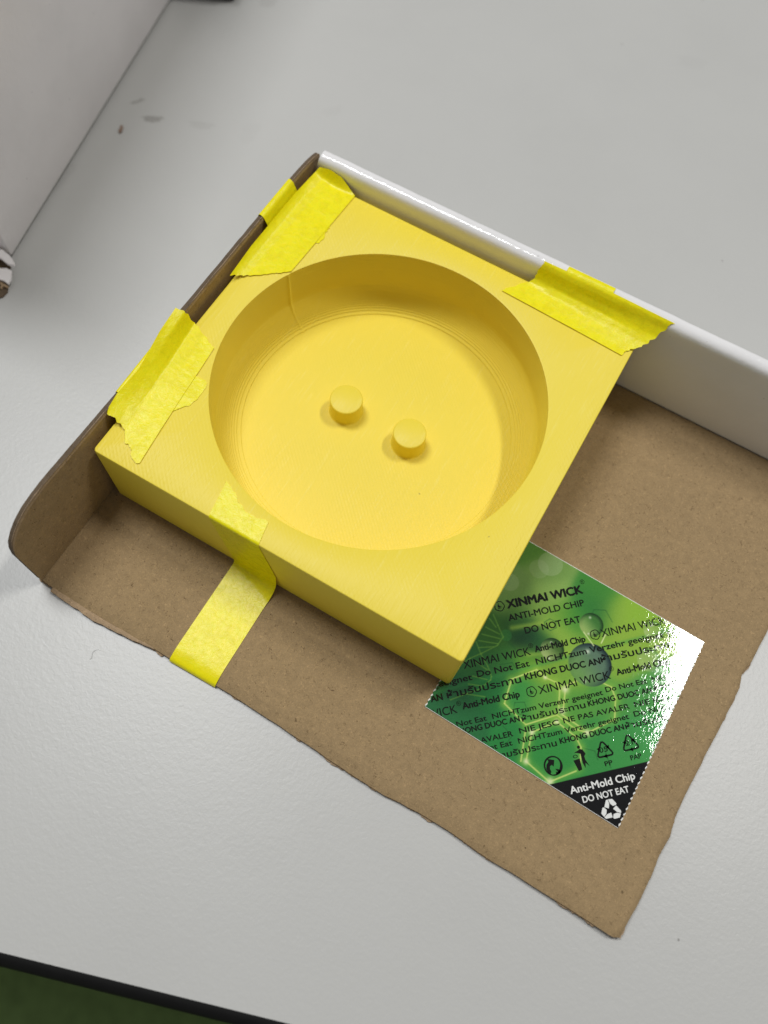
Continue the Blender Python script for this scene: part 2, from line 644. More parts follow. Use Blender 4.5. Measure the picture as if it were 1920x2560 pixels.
for i in range(259):
    a, b = i * n + n - 1, (i + 1) * n + n - 1
    Fe.append((a, b, b + o_, a + o_))
    a, b = i * n, (i + 1) * n
    Fe.append((b, a, a + o_, b + o_))
for i in (0, 259):
    for j in range(n - 1):
        a, b = i * n + j, i * n + j + 1
        Fe.append((a, b, b + o_, a + o_))
flap = obj("side_flap", V, Fi + Fo + Fe, [M['kraft'], M['white_gloss'], M['kraft_edge']], tray, True, 40)
for i, p in enumerate(flap.data.polygons):
    p.material_index = 0 if i < len(Fi) else (1 if i < len(Fi) + len(Fo) else 2)
# worn inner liner curling along the flap's cut edge
P = np.zeros((200, 6, 3))
tp = resample(ft[2:], 200)
for j, f in enumerate(np.linspace(0, 1, 6)):
    P[:, j, 1] = tp[:, 0]
    P[:, j, 2] = tp[:, 1] - .9 * (1 - f) + .04 + noise1(200, .03, 5)
    P[:, j, 0] = -51.60 - .45 * f ** 2 + noise1(200, .05, 7) * f
sheet("worn_edge", P * MM, .00018, M['kraft_lip'], tray)

# white wall folded over at the top
wp = [(51.5, 2.5), (51.5, 12), (51.5, 22), (51.5, 30.4), (51.53, 31.3), (51.66, 32.0), (51.95, 32.6), (52.3, 32.92), (52.8, 33.08), (53.3, 33.23), (53.8, 33.37),
      (54.3, 33.47), (54.9, 33.3), (55.3, 32.85), (55.5, 32.1), (55.6, 30), (55.6, 18), (55.6, .8)]
wp = resample(wp, 70)
xs = np.linspace(-50.2, 128, 300)
P = np.zeros((300, 70, 3))
wav = noise1(300, .05, 7)
for i, x in enumerate(xs):
    g = 1 + .035 * np.clip((x + 50) / 130, 0, 1)
    fade = np.clip((wp[:, 1] - 20) / 12, 0, 1)
    P[i, :, 0] = x
    P[i, :, 1] = wp[:, 0] + wav[i] * .35 * fade
    P[i, :, 2] = wp[:, 1] * g + wav[i] * .6 * fade
P[0, :, 0] += np.interp(wp[:, 1], [0, 30, 34], [0, 0, .5])
sheet("back_wall", P * MM, .0005, M['white_gloss'], tray)

# ------------------------------------------------------------------ tapes


def tape(name, label, sections, nu=90, nt=28, torn=(True, True), torn_sides=(False, False), lift=0.0, group="strips of yellow tape on the mould", wob=.05):
    """sections: lists of 3D points (mm) running across the strip, in order along it"""
    S = np.array([resample(s, nt) for s in sections])          # (ns, nt, 3)
    d = np.r_[0, np.cumsum(np.linalg.norm(np.diff(S, axis=0), axis=2).mean(1))]
    t = np.linspace(0, d[-1], nu)
    P = np.zeros((nu, nt, 3))
    for j in range(nt):
        for k in range(3):
            P[:, j, k] = np.interp(t, d, S[:, j, k])
    P = smooth1d(P, 0, 2)
    for flag, i, ii in ((torn[0], 0, 1), (torn[1], -1, -2)):
        if flag:
            dirv = P[i] - P[ii]
            dirv /= np.linalg.norm(dirv, axis=1, keepdims=True)
            P[i] += dirv * noise1(nt, .22, 2)[:, None]
    P[:, :, 2] += lift
    P[:, :, 2] += (noise1(nu, .02, 7)[:, None] + noise1(nt, .02, 5)[None, :]) * wob / .05 * .5 + .01
    o = sheet(name, P * MM, .00009, M['tape'], None, angle=60)
    tag(o, label, "tape", group)
    return o


T0 = 27.78
tape("tape_strip", "yellow tape over the flap edge near the white wall corner, passing under a wider strip",
     [[(-53.45, 26.8, 23), (-53.45, 34, 23), (-53.45, 41.6, 23)], [(-53.45, 26.8, 31.2), (-53.45, 34, 31.2), (-53.45, 41.5, 31.2)],
      [(-53.2, 26.9, 32.5), (-53.2, 34, 32.5), (-53.2, 41.5, 32.5)], [(-52.5, 26.9, 32.75), (-52.5, 34, 32.75), (-52.5, 41.5, 32.75)],
      [(-51.5, 26.9, 32.2), (-51.5, 34, 32.2), (-51.5, 41.4, 32.2)], [(-50.4, 26.9, 29.6), (-50.4, 34, 29.6), (-50.4, 41.4, 29.5)],
      [(-49.2, 27, 28.0), (-49.2, 34, 28.0), (-49.2, 41.4, 28.0)],
      [(-46, 27, T0), (-46, 34, T0), (-46, 41.4, T0)],
      [(-39.5, 27.5, T0), (-37.9, 30.2, T0), (-36.95, 30.6, T0), (-36.85, 32, T0), (-37.1, 35.3, T0), (-37.5, 37.1, T0), (-39, 41.2, T0)]],
     100, 40, (False, True), lift=.0)
tape("tape_strip", "wide yellow tape along the mould's rim, its end curling up against the white wall",
     [[(-38.1, 18.6, T0), (-42.5, 15.0, T0), (-46.9, 11.6, T0 + .05), (-48.3, 10.3, 28.3), (-49.4, 9.0, 29.0), (-49.9, 7.6, 29.5)],
      [(-37.95, 22, T0), (-42.5, 21, T0), (-46.5, 20.2, T0 + .1), (-48.6, 19.6, 28.5), (-49.8, 19, 29.4), (-50.3, 18.6, 30.0)],
      [(-37.3, 41, T0), (-42, 41, T0), (-46, 41, T0 + .1), (-48.3, 41, 28.5), (-49.6, 41, 29.4), (-50.1, 41, 30.0)],
      [(-37, 49.4, T0), (-41, 49.7, T0), (-45, 49.9, T0 + .1), (-47.5, 50, 28.3), (-49.0, 50, 29.0), (-49.8, 50, 29.5)],
      [(-37, 49.9, T0), (-38.5, 50.4, 28.2), (-40.0, 50.9, 29.1), (-42.3, 51.25, 30.5), (-46, 51.3, 31.2), (-49.2, 51.2, 30.5)]],
     100, 40, (True, False), lift=.16, wob=.08)
tape("tape_strip", "yellow tape over the flap's middle, its torn tab showing beneath a long wrinkled strip",
     [[(-53.45, -21, 23), (-53.45, -28, 23), (-53.45, -35.6, 23)], [(-53.45, -21, 30.0), (-53.45, -28, 30.0), (-53.45, -35.5, 30.0)],
      [(-53.2, -21, 31.5), (-53.2, -28, 31.2), (-53.2, -35.4, 30.85)], [(-52.5, -21, 31.75), (-52.5, -28, 31.4), (-52.5, -35.4, 31.05)],
      [(-51.5, -21, 31.2), (-51.5, -28, 30.9), (-51.5, -35.4, 30.5)], [(-50.4, -21, 29), (-50.4, -28, 29), (-50.4, -35, 29)],
      [(-49, -21, 28.0), (-49, -28, 28.0), (-49, -34.5, 28.0)],
      [(-45, -20.8, T0), (-45, -27, T0), (-45, -34, T0)],
      [(-38.2, -20.4, T0), (-37.2, -20.5, T0), (-37.1, -21.5, T0), (-36.9, -26, T0), (-37.7, -28.6, T0), (-39.5, -31.3, T0), (-41.5, -33.5, T0)]],
     100, 40, (False, True))
tape("tape_strip", "long wrinkled yellow tape from the side flap onto the mould's left corner, both ends torn",
     [[(-38.3, -47.5, T0), (-39.3, -47.2, T0), (-41.3, -46.8, T0), (-42.0, -45.5, T0), (-43.5, -44.6, T0), (-44.3, -44.7, T0), (-46.4, -41.9, 28.0), (-48.2, -41.2, 28.7), (-51.2, -41.2, 30.6), (-51.7, -40.2, 31.0)],
      [(-39.3, -38, T0), (-43.5, -37, T0), (-47.2, -36.3, 28.1), (-49.6, -36, 29.4), (-52.3, -35.7, 31.2)],
      [(-40.3, -27.5, T0), (-44.0, -27.6, T0), (-47.6, -27.7, 28.3), (-49.8, -27.8, 29.9), (-51.7, -27.9, 31.6)],
      [(-41.0, -19, T0), (-45.0, -18.5, T0 + .05), (-48.5, -18, 28.7), (-51.0, -17.3, 31.8), (-53.0, -16.6, 33.3)],
      [(-41.7, -11.5, T0), (-45.7, -10.0, T0 + .05), (-49.6, -8.3, 28.7), (-51.5, -8.7, 32.3), (-53.6, -9.7, 33.4)]],
     100, 44, (True, True), lift=.16, wob=.10)
tape("tape_strip", "short yellow tape folded over the top of the white wall, running under a wider strip",
     [[(25.2, 55.75, 24), (38.4, 55.75, 24)], [(25.2, 55.75, 31.4), (38.4, 55.75, 31.6)], [(25.2, 55.3, 33.5), (38.4, 55.3, 33.6)], [(25.1, 54.4, 34.35), (38.4, 54.4, 34.5)],
      [(25.1, 53.4, 34.45), (38.4, 53.4, 34.6)], [(25.1, 52.4, 34.0), (38.4, 52.4, 34.1)], [(25.1, 51.6, 32.6), (38.4, 51.6, 32.7)], [(25, 51.2, 30.6), (38.4, 51.2, 30.7)],
      [(25, 50, 28.7), (38.4, 50, 28.7)], [(25, 46, T0), (38.4, 46, T0)]], 90, 24, (False, True))
tape("tape_strip", "wide yellow tape bridging from the mould to the white wall with ragged ends",
     [[(12.1, 43.2, T0), (14.1, 45.6, T0), (16.9, 49.4, T0 + .1), (18.0, 50.6, 28.9), (18.5, 51.2, 30.8), (18.7, 51.5, 32.4), (18.8, 52.1, 33.6), (18.8, 52.7, 34.0)],
      [(22, 42.8, T0), (23, 45.2, T0), (24, 48.3, T0 + .25), (24.6, 50.2, 29.1), (25, 51.0, 31.0), (25, 51.45, 32.6), (25, 52.1, 33.7), (25, 52.8, 34.1)],
      [(38, 42.1, T0), (38, 44.4, T0), (38, 47.3, T0 + .35), (38, 49.8, 29.2), (38, 51.0, 31.0), (38.2, 51.45, 32.8), (38.3, 52.1, 33.9), (38.4, 52.8, 34.3)],
      [(48.0, 41.6, T0), (48.6, 43.5, T0), (50.2, 45.2, T0 + .35), (51.9, 47.3, 28.9), (53.2, 49.6, 30.2), (54.3, 51.2, 32.2), (55.1, 51.9, 33.6), (55.9, 52.6, 34.3)]],
     110, 40, (True, True), lift=.14, wob=.07)
YF = -50.14
tape("tape_strip", "yellow tape running down the mould's front face and across the cardboard to its front edge",
     [[(-18.4, -40.1, T0), (-13.5, -42.9, T0), (-10.6, -44.4, T0), (-7.5, -44.6, T0), (-5.1, -43.9, T0), (-4.3, -44.0, T0)],
      [(-16.95, -49.6, T0), (-3.25, -49.5, T0)], [(-16.9, -50.0, T0 - .1), (-3.2, -50.0, T0 - .1)],
      [(-16.7, YF, 27.0), (-3.1, YF, 27.0)], [(-14.9, YF - .03, 16), (-1.2, YF - .05, 17.5)],
      [(-13.3, YF - .08, 7), (-6, YF - .1, 8), (.25, YF - .15, 9.8)],
      [(-12.95, YF - .1, 4.2), (-6, YF - .35, 4.6), (.42, YF - .9, 5.6)], [(-12.95, YF - .3, 3.0), (-6, YF - 1.1, 3.2), (.42, YF - 2.4, 3.5)],
      [(-12.95, YF - .9, 2.5), (-6, YF - 2.6, 2.6), (.32, YF - 4.6, 2.6)],
      [(-12.95, -56, 2.36), (.22, -57, 2.36)], [(-12.85, -66, 2.36), (.35, -66, 2.36)], [(-12.75, -74.8, 2.36), (.5, -74.8, 2.36)],
      [(-12.72, -76.6, 2.28), (.55, -76.5, 2.28)], [(-12.7, -78.2, 1.98), (.6, -78.0, 1.98)], [(-12.7, -79.45, 1.5), (.62, -79.15, 1.5)], [(-12.7, -79.75, .6), (.62, -79.45, .6)]],
     170, 32, (True, False), lift=.03)

# ------------------------------------------------------------------ printed sachet under the mould
ZS = 2.60 * MM
ZS = .00254
sach = empty("desiccant_sachet", (0, 0, 0))
tag(sach, "glossy green printed anti-mold sachet sticking out from under the yellow mould", "sachet")
CA, CB, CC, CD = np.array([47.5, -57.5]), np.array([99.9, -59.05]), np.array([101.1, -7.1]), np.array([48.7, -5.6])
ga, gb = 330, 330
a = np.linspace(0, 1, ga)[:, None]
b = np.linspace(0, 1, gb)[None, :]
X = (CA[0] * (1 - a) + CB[0] * a) * (1 - b) + (CD[0] * (1 - a) + CC[0] * a) * b
Y = (CA[1] * (1 - a) + CB[1] * a) * (1 - b) + (CD[1] * (1 - a) + CC[1] * a) * b
tri = np.abs(((np.linspace(0, 1, gb) * 38) % 1) - .5) * 2          # pinked ends
tooth = (tri - .5) * .34 + RNG.normal(0, .05, gb)
X[-1, :] += tooth
X[-2, :] += tooth * .6
X[0, :] -= tooth
X[1, :] -= tooth * .6
ART = [(52, -6, 88, 140, 50), (58, -10, 125, 165, 85), (53, -20, 120, 158, 85), (62, -16, 145, 182, 95), (66, -19, 110, 165, 60), (72.8, -9.9, 72, 145, 60),
       (74, -13, 52, 120, 60), (71, -14, 60, 135, 60), (78, -11.7, 150, 190, 70), (84, -9, 150, 195, 65), (61.8, -29.9, 22, 52, 40), (65, -28.5, 45, 100, 52), (58.5, -27, 45, 95, 45),
       (66, -23, 150, 188, 75), (70, -24, 150, 190, 75), (69.5, -19, 75, 150, 60), (73, -19, 80, 150, 60), (54, -34, 60, 112, 48), (54, -40, 52, 116, 62), (59, -38, 58, 122, 58),
       (64, -34, 112, 170, 60), (70, -33, 132, 176, 65), (76, -22, 150, 190, 70), (86, -17, 150, 190, 70), (90, -13, 150, 190, 75), (95, -9, 160, 200, 90),
       (85, -24, 142, 185, 70), (75, -33, 132, 180, 70), (60, -46, 42, 120, 62), (52.7, -53, 46, 110, 66), (66, -44, 66, 152, 72), (72, -42, 108, 172, 72),
       (78, -38, 95, 165, 70), (85, -32, 92, 163, 74), (92, -28, 82, 160, 78), (98, -20, 100, 170, 90), (70, -52, 48, 138, 68), (78, -50, 58, 150, 70),
       (86, -45, 63, 150, 74), (92, -40, 68, 156, 78), (98, -35, 75, 163, 84), (82, -56, 58, 148, 70), (57, -56, 46, 116, 66), (56, -23, 105, 150, 70), (61, -21, 135, 175, 80)]
A = np.array(ART, float)
num = np.zeros(X.shape + (3,))
den = np.zeros(X.shape)
for x, y, r, g, bl in A:
    w = np.exp(-((X - x) ** 2 + (Y - y) ** 2) / (2 * 2.3 ** 2)) + 1e-4 / (1 + (X - x) ** 2 + (Y - y) ** 2)
    num += w[..., None] * np.array([r, g, bl])
    den += w
art = num / den[..., None]
th = math.radians(42.5)
E1 = np.array([math.cos(th), math.sin(th)])
E2 = np.array([-E1[1], E1[0]])


def blend(mask, col, alpha=1.0):
    global art
    m = np.clip(mask * alpha, 0, 1)[..., None]
    art = art * (1 - m) + np.array(col, float) * m


def disc(cx, cy, r, soft=.15):
    d = np.hypot(X - cx, Y - cy)
    return np.clip((r - d) / soft + .5, 0, 1), d / r


def seg_dist(p, q):
    p, q = np.array(p, float), np.array(q, float)
    d = q - p
    t = np.clip(((X - p[0]) * d[0] + (Y - p[1]) * d[1]) / (d @ d), 0, 1)
    return np.hypot(X - p[0] - t * d[0], Y - p[1] - t * d[1])


def poly_line(pts, w, col, alpha=1.0, glow=None):
    for p, q in zip(pts, pts[1:]):
        d = seg_dist(p, q)
        if glow:
            blend(np.exp(-(d / (w * 3.2)) ** 2), glow, .35 * alpha)
        blend(np.clip((w * .5 - d) / .14 + .5, 0, 1), col, alpha)


# soft lines and rays
blend(np.exp(-(seg_dist((46, -55.3), (93, -7.9)) / .5) ** 2), (60, 150, 80), .35)
blend(np.exp(-(seg_dist((57, -29), (63, -24)) / .7) ** 2), (165, 200, 80), .6)
blend(np.exp(-(seg_dist((63.5, -33.2), (74, -26)) / .6) ** 2), (165, 200, 80), .5)
for cx, cy, r, al in ((58, -8.4, 3.3, .34), (56, -11.2, 2.6, .2), (51.0, -18.4, 2.4, .26), (56.5, -31.5, 1.5, .3)):
    m, d = disc(cx, cy, r)
    blend(m, (190, 210, 170) if cy > -25 else (60, 160, 80), al)
# double helix
for pts in ([(51.3, -28.4), (53.6, -30.3), (56.1, -32.3), (55.8, -35.0), (53.3, -38.8), (51.4, -41.4), (50.0, -44)],
            [(50.7, -36.9), (53.3, -39.1), (56.1, -40.9), (58.1, -42.7), (58.3, -43.6), (57, -47), (54, -50.5), (52, -53)],
            [(50.9, -29.8), (53.4, -31.0)], [(51.1, -32.3), (54.9, -32.1)], [(51.1, -34.4), (55.6, -33.1)], [(51.2, -36.3), (55.8, -34.5)],
            [(52, -37.9), (55.1, -35.8)], [(54, -45), (57.5, -44)], [(54, -47.3), (57.2, -46)], [(53, -41.4), (56.4, -41.8)], [(54, -50), (59, -48)]):
    poly_line(pts, .34, (120, 175, 75), .6)
# faint dark comb
for pts in ([(73.3, -16.7), (73.1, -13.8), (75.8, -12.4), (78.6, -14.4)], [(63.5, -23.4), (64.3, -21.9), (66, -21.8), (66.7, -23.2), (65.8, -24.6), (64.2, -24.6), (63.5, -23.4)],
            [(57, -32.6), (60, -33.4), (61.5, -35)], [(58.6, -39), (61, -37), (63, -38)], [(66, -45.5), (68, -44.2), (69.5, -45.6), (68.5, -47.4), (66.5, -47.2), (66, -45.5)],
            [(66, -52), (69, -53), (68.5, -56)], [(84.7, -46.9), (88, -46), (89.5, -47.5)], [(90, -44.5), (93, -47.6)]):
    poly_line(pts, .22, (38, 95, 48), .55)
# glowing comb
GL, HC = (170, 215, 80), (215, 232, 130)
for pts in ([(62.8, -41.0), (63.9, -47.0), (70.7, -48.9), (76.3, -42.9)], [(62.7, -40.8), (67.1, -35.4), (69.8, -36.1), (72.6, -35.8), (74.6, -36.6)],
            [(74.2, -36.8), (75.9, -41.0)], [(75.4, -36.1), (77.0, -40.6)], [(76.3, -42.9), (81.8, -43.7), (84.6, -42.9)], [(72.8, -49.8), (77.0, -44.4), (82.6, -45.3), (84.7, -46.9)],
            [(72.8, -49.8), (74.6, -56.6), (81.5, -58.0), (86.0, -52.5)], [(71.4, -50.6), (73.5, -57.2)], [(77.5, -42.2), (83.3, -42.7)], [(84.7, -42.9), (89.1, -36.6), (87.2, -31.8)],
            [(84.7, -46.9), (86.5, -51.3)], [(79.1, -29.9), (77.4, -32.3), (75.1, -35.5)], [(79.1, -29.9), (81.7, -30.0), (85.2, -29.8), (87.2, -31.8)]):
    poly_line(pts, .36, HC, .85, GL)
for cx, cy, r in ((75.4, -36.2, .9), (77.0, -41.4, .8), (72.8, -49.8, .7), (74.6, -56.6, .7), (81.6, -57.9, .95), (77.0, -44.4, .6), (84.6, -43.0, .8), (79.1, -30.0, .8), (69.8, -36.1, .5)):
    d = np.hypot(X - cx, Y - cy)
    blend(np.exp(-(d / r) ** 2), (236, 244, 190), .95)
# water drops: dark upper rim, pale lower bowl, a small glint
ups = np.array([.45, .9])
ups /= np.linalg.norm(ups)
for cx, cy, r, rim, inn, pale, al in ((74.2, -17.8, 3.1, (25, 55, 30), (70, 125, 60), (180, 205, 120), .92), (68.3, -28.8, 3.0, (20, 48, 30), (75, 110, 55), (185, 205, 130), .92),
                                      (78.2, -27.4, 5.5, (22, 38, 55), (95, 125, 110), (120, 170, 90), .92), (88.8, -11.1, 2.6, (60, 120, 60), (150, 190, 100), (200, 220, 150), .6),
                                      (90.6, -18.6, 3.0, (70, 130, 70), (150, 185, 110), (190, 215, 140), .55)):
    m, d = disc(cx, cy, r)
    side = ((X - cx) * ups[0] + (Y - cy) * ups[1]) / r
    colr = np.array(inn, float) * np.ones(X.shape + (1,))
    p = np.clip(.55 - side * .8 - .25, 0, 1)[..., None]
    colr = colr * (1 - p) + np.array(pale, float) * p
    e = (np.clip((d - .62) / .34, 0, 1) ** 1.4 * np.clip(.62 + side * .6, .12, 1))[..., None]
    colr = colr * (1 - e) + np.array(rim, float) * e
    mm = (m * al)[..., None]
    art = art * (1 - mm) + colr * mm
    for ox, oy, rr in ((-.35, .5, .10), (.1, -.82, .08)):
        dd = np.hypot(X - cx - ox * r, Y - cy - oy * r)
        blend(np.exp(-(dd / (rr * r)) ** 2), (240, 248, 225), .8)
for p, q in (((73.3, -20.6), (77.0, -22.5)), ((78.4, -18.2), (78.4, -20.9))):
    poly_line([p, q], .3, (225, 240, 170), .9)
# black corner
side = (X - 81.8) * E2[0] + (Y + 58.5) * E2[1]
blend(np.clip(-side / .12 + .5, 0, 1), (19, 20, 22), 1.0)
art += RNG.normal(0, 2.2, X.shape)[..., None]
art = np.clip(art * .94, 4, 252) / 255.0
lin = np.where(art <= .04045, art / 12.92, ((art + .055) / 1.055) ** 2.4)
Zs = np.full(X.shape, ZS)
V = np.stack([X * MM, Y * MM, Zs], 2).reshape(-1, 3)
me = bpy.data.meshes.new("printed_face")
me.from_pydata(V.tolist(), [], grid_faces(ga, gb))
att = me.attributes.new("art", 'FLOAT_COLOR', 'POINT')
att.data.foreach_set("color", np.concatenate([lin.reshape(-1, 3), np.ones((ga * gb, 1))], 1).astype(np.float32).ravel())
if me.polygons[0].normal.z < 0:
    me.flip_normals()
face = finish("printed_face", me, M['art'], sach, True, 60)
# white paper body under the print, a hair larger, its pinked ends catching light
out = []
for i in np.linspace(0, 1, 60):
    out.append(CA + (CB - CA) * i + np.array([0, -.10]))
nb_ = 190
tz = (np.abs(((np.linspace(0, 1, nb_) * 38 + .3) % 1) - .5) * 2 - .5) * .30
for i, t in zip(np.linspace(0, 1, nb_), tz):
    out.append(CB + (CC - CB) * i + np.array([.16 + t, 0]))
for i in np.linspace(0, 1, 60):
    out.append(CC + (CD - CC) * i + np.array([0, .16]))
for i, t in zip(np.linspace(0, 1, nb_), tz):
    out.append(CD + (CA - CD) * i + np.array([-.16 - t, 0]))
V, F = prism([(x * MM, y * MM) for x, y in out], .00222, ZS - .00004)
obj("paper_body", V, F, M['paper'], sach, False)

# lettering -----------------------------------------------------------------
CLIP = [(CA, np.array([-0.03, -1.0])), (CB, np.array([1.0, -.02])), (CC, np.array([0.03, 1.0])), (CD, np.array([-1.0, .02]))]


def clip_to_sachet(me, inset=.12):
    bm = bmesh.new()
    bm.from_mesh(me)
    for p, nrm in CLIP:
        nrm = nrm / np.linalg.norm(nrm)
        q = (p - nrm * inset) * MM
        geom = bm.verts[:] + bm.edges[:] + bm.faces[:]
        bmesh.ops.bisect_plane(bm, geom=geom, dist=1e-9, plane_co=(q[0], q[1], 0), plane_no=(nrm[0], nrm[1], 0), clear_outer=True)
    n = len(bm.faces)
    bm.to_mesh(me)
    bm.free()
    return n


def text_line(s, start, cap, width=None, end=None, align_end=False, weight=0.0, mat='ink_black', name="printed_line", squeeze=None, zoff=.00003):
    """one line of print: baseline starts at `start` (mm), capitals `cap` mm high, fitted to `width` mm"""
    cu = bpy.data.curves.new(name, 'FONT')
    cu.body = s
    cu.size = 1.0
    cu.offset = min(weight, 0.0)
    cu.resolution_u = 4
    tmp = bpy.data.objects.new("tmp_text", cu)
    COL.objects.link(tmp)
    dg = bpy.context.evaluated_depsgraph_get()
    me = bpy.data.meshes.new_from_object(tmp.evaluated_get(dg))
    bpy.data.objects.remove(tmp)
    bpy.data.curves.remove(cu)
    me.name = name
    co = np.zeros(len(me.vertices) * 3)
    me.vertices.foreach_get("co", co)
    co = co.reshape(-1, 3)
    x0, x1 = co[:, 0].min(), co[:, 0].max()
    if end is not None:
        width = float(np.dot(np.array(end) - np.array(start), E1))
    sy = cap / .727
    sx = width / (x1 - x0) if width else sy * (squeeze or .93)
    lx = (co[:, 0] - (x1 if align_end else x0)) * sx
    ly = co[:, 1] * sy
    wx = start[0] + lx * E1[0] + ly * E2[0]
    wy = start[1] + lx * E1[1] + ly * E2[1]
    new = np.stack([wx * MM, wy * MM, np.full(len(co), ZS + zoff)], 1)
    me.vertices.foreach_set("co", new.ravel())
    if weight > 0:                         # heavier lettering: the outline printed a few times, each a hair aside
        bm = bmesh.new()
        bm.from_mesh(me)
        src = bm.faces[:]
        d = weight * cap * MM
        for q, (ax, ay) in enumerate(((-1, 0), (1, 0), (0, -.8), (0, .8))):
            g = bmesh.ops.duplicate(bm, geom=src)['geom']
            v = Vector((E1[0] * ax * d + E2[0] * ay * d, E1[1] * ax * d + E2[1] * ay * d, (q + 1) * .000006))
            bmesh.ops.translate(bm, vec=v, verts=[e for e in g if isinstance(e, bmesh.types.BMVert)])
        bm.to_mesh(me)
        bm.free()
    if clip_to_sachet(me) == 0:
        return None, sx
    o = finish(name, me, M[mat], sach, False)
    return o, sx


TH = "\u0e2b\u0e49\u0e32\u0e21\u0e23\u0e31\u0e1a\u0e1b\u0e23\u0e30\u0e17\u0e32\u0e19"
BW, RW, TW = .052, .032, .012
text_line("XINMAI WICK", (53.74, -25.0), 2.25, end=(68.65, -11.05), weight=.074)
text_line("\u00ae", (67.25, -9.4), 1.25)
text_line("ANTI-MOLD CHIP", (55.56, -27.82), 1.75, end=(70.69, -14.17), weight=RW)
text_line("DO NOT EAT", (60.65, -28.59), 1.75, end=(71.69, -18.64), weight=RW)
# first band
text_line("XINMAI WICK", (51.33, -44.52), 2.05, end=(64.05, -32.57), weight=TW)
text_line("\u00ae", (63.1, -31.56), 1.25)
text_line("Anti-Mold Chip", (64.93, -31.57), 1.65, end=(74.98, -22.78), weight=BW)
text_line("XINMAI WICK", (77.91, -19.36), 2.05, end=(90.73, -7.51), weight=TW)
text_line("\u00ae", (90.2, -6.7), 1.25)
text_line("Do Not Eat  NICHTzum Verzehr geeignet", (55.24, -44.62), 1.6, end=(91.75, -11.21), weight=RW)
text_line("geeignet", (54.39, -45.86), 1.6, width=10.0, align_end=True, weight=RW)
text_line("Do Not Eat", (92.9, -10.6), 1.6, width=12.0, weight=RW)
text_line("AN", (48.26, -55.85), 1.65, end=(50.45, -53.92), weight=BW)
text_line(TH, (51.24, -52.99), 1.65, end=(64.92, -39.83), weight=.042)
text_line("KHONG DUOC AN", (65.86, -39.14), 1.65, end=(80.28, -25.61), weight=BW)
text_line(TH, (80.49, -25.36), 1.65, end=(94.72, -11.9), weight=.042)
# second band
text_line("XINMAI WICK", (54.99, -54.8), 2.05, width=17.5, align_end=True, weight=TW)
text_line("\u00ae", (54.13, -53.56), 1.25)
text_line("Anti-Mold Chip", (55.79, -53.42), 1.65, end=(66.85, -43.98), weight=BW)
text_line("XINMAI WICK", (70.39, -40.51), 2.05, end=(84.09, -27.69), weight=TW)
text_line("\u00ae", (83.3, -26.4), 1.25)
text_line("Anti-Mold Chip", (85.27, -26.32), 1.65, end=(95.42, -16.64), weight=BW)
text_line("Do", (55.7, -58.6), 1.32, squeeze=.93, align_end=True, weight=RW)
text_line("Not Eat  NICHTzum Verzehr geeignet", (56.5, -57.88), 1.32, end=(84.09, -32.49), weight=RW)
text_line("Do Not Eat  NICHTzum", (84.59, -31.6), 1.32, width=23.0, weight=RW)
text_line("KHONG DUOC AN", (57.1, -59.85), 1.36, end=(69.3, -49.05), weight=BW)
text_line(TH, (69.7, -48.65), 1.36, end=(81.85, -37.75), weight=.042)
text_line("KHONG DUOC AN", (82.25, -36.98), 1.36, end=(94.43, -25.5), weight=BW)
text_line(TH, (94.93, -25.0), 1.36, width=16.5, weight=.042)
text_line("PAS", (62.2, -59.3), 1.32, squeeze=.93, align_end=True, weight=RW)
text_line("AVALER", (63.32, -58.3), 1.32, end=(69.18, -52.72), weight=RW)
text_line("NIE JESC", (70.42, -51.5), 1.32, end=(77.9, -44.7), weight=RW)
text_line("NE PAS AVALER", (78.7, -43.81), 1.32, end=(91.26, -32.2), weight=RW)
text_line("NIE JESC", (92.31, -31.3), 1.32, width=10.0, weight=RW)
text_line("Do Not Eat", (70.1, -54.85), 1.32, width=11.5, align_end=True, weight=RW)
text_line("NICHTzum Verzehr geeignet", (71.27, -53.76), 1.32, end=(92.05, -34.5), weight=RW)
text_line("Do Not Eat", (93.14, -33.5), 1.32, width=12.0, weight=RW)
text_line(TH, (68.3, -59.75), 1.36, end=(79.51, -49.49), weight=.042)
text_line("KHONG DUOC AN", (80.06, -48.67), 1.36, end=(92.14, -37.6), weight=BW)
text_line(TH, (92.5, -37.3), 1.36, width=16.0, weight=.042)
text_line("Anti-Mold Chip", (87.17, -57.87), 1.75, end=(99.13, -46.89), weight=.034, mat='ink_white')
text_line("DO NOT EAT", (90.58, -58.16), 1.5, end=(99.01, -50.25), weight=RW, mat='ink_white')
text_line("PP", (91.7, -47.91), 1.15, end=(93.1, -46.6), weight=.034)
text_line("PAP", (96.54, -43.46), 1.15, end=(98.6, -41.6), weight=.034)
text_line("05", (89.25, -45.75), 1.25, end=(90.85, -44.4), weight=.02)
text_line("21", (94.1, -41.0), 1.25, end=(95.45, -39.75), weight=.02)


def mark(name, polys, center, scale, mat='ink_black', turn=0.0, zoff=.00003):
    """flat printed emblem from closed outlines (local units), upright along the print direction"""
    bm = bmesh.new()
    c, s = math.cos(turn), math.sin(turn)
    for pl in polys:
        vs = []
        for x, y in pl:
            x, y = x * c - y * s, x * s + y * c
            w = np.array(center) + (x * E1 + y * E2) * scale
            vs.append(bm.verts.new((w[0] * MM, w[1] * MM, ZS + zoff)))
        if len(vs) >= 3:
            bm.faces.new(vs)
    bmesh.ops.triangulate(bm, faces=bm.faces[:])
    bmesh.ops.recalc_face_normals(bm, faces=bm.faces)
    for f in bm.faces:
        if f.normal.z < 0:
            f.normal_flip()
    me = bpy.data.meshes.new(name)
    bm.to_mesh(me)
    bm.free()
    clip_to_sachet(me)
    return finish(name, me, M[mat], sach, False)


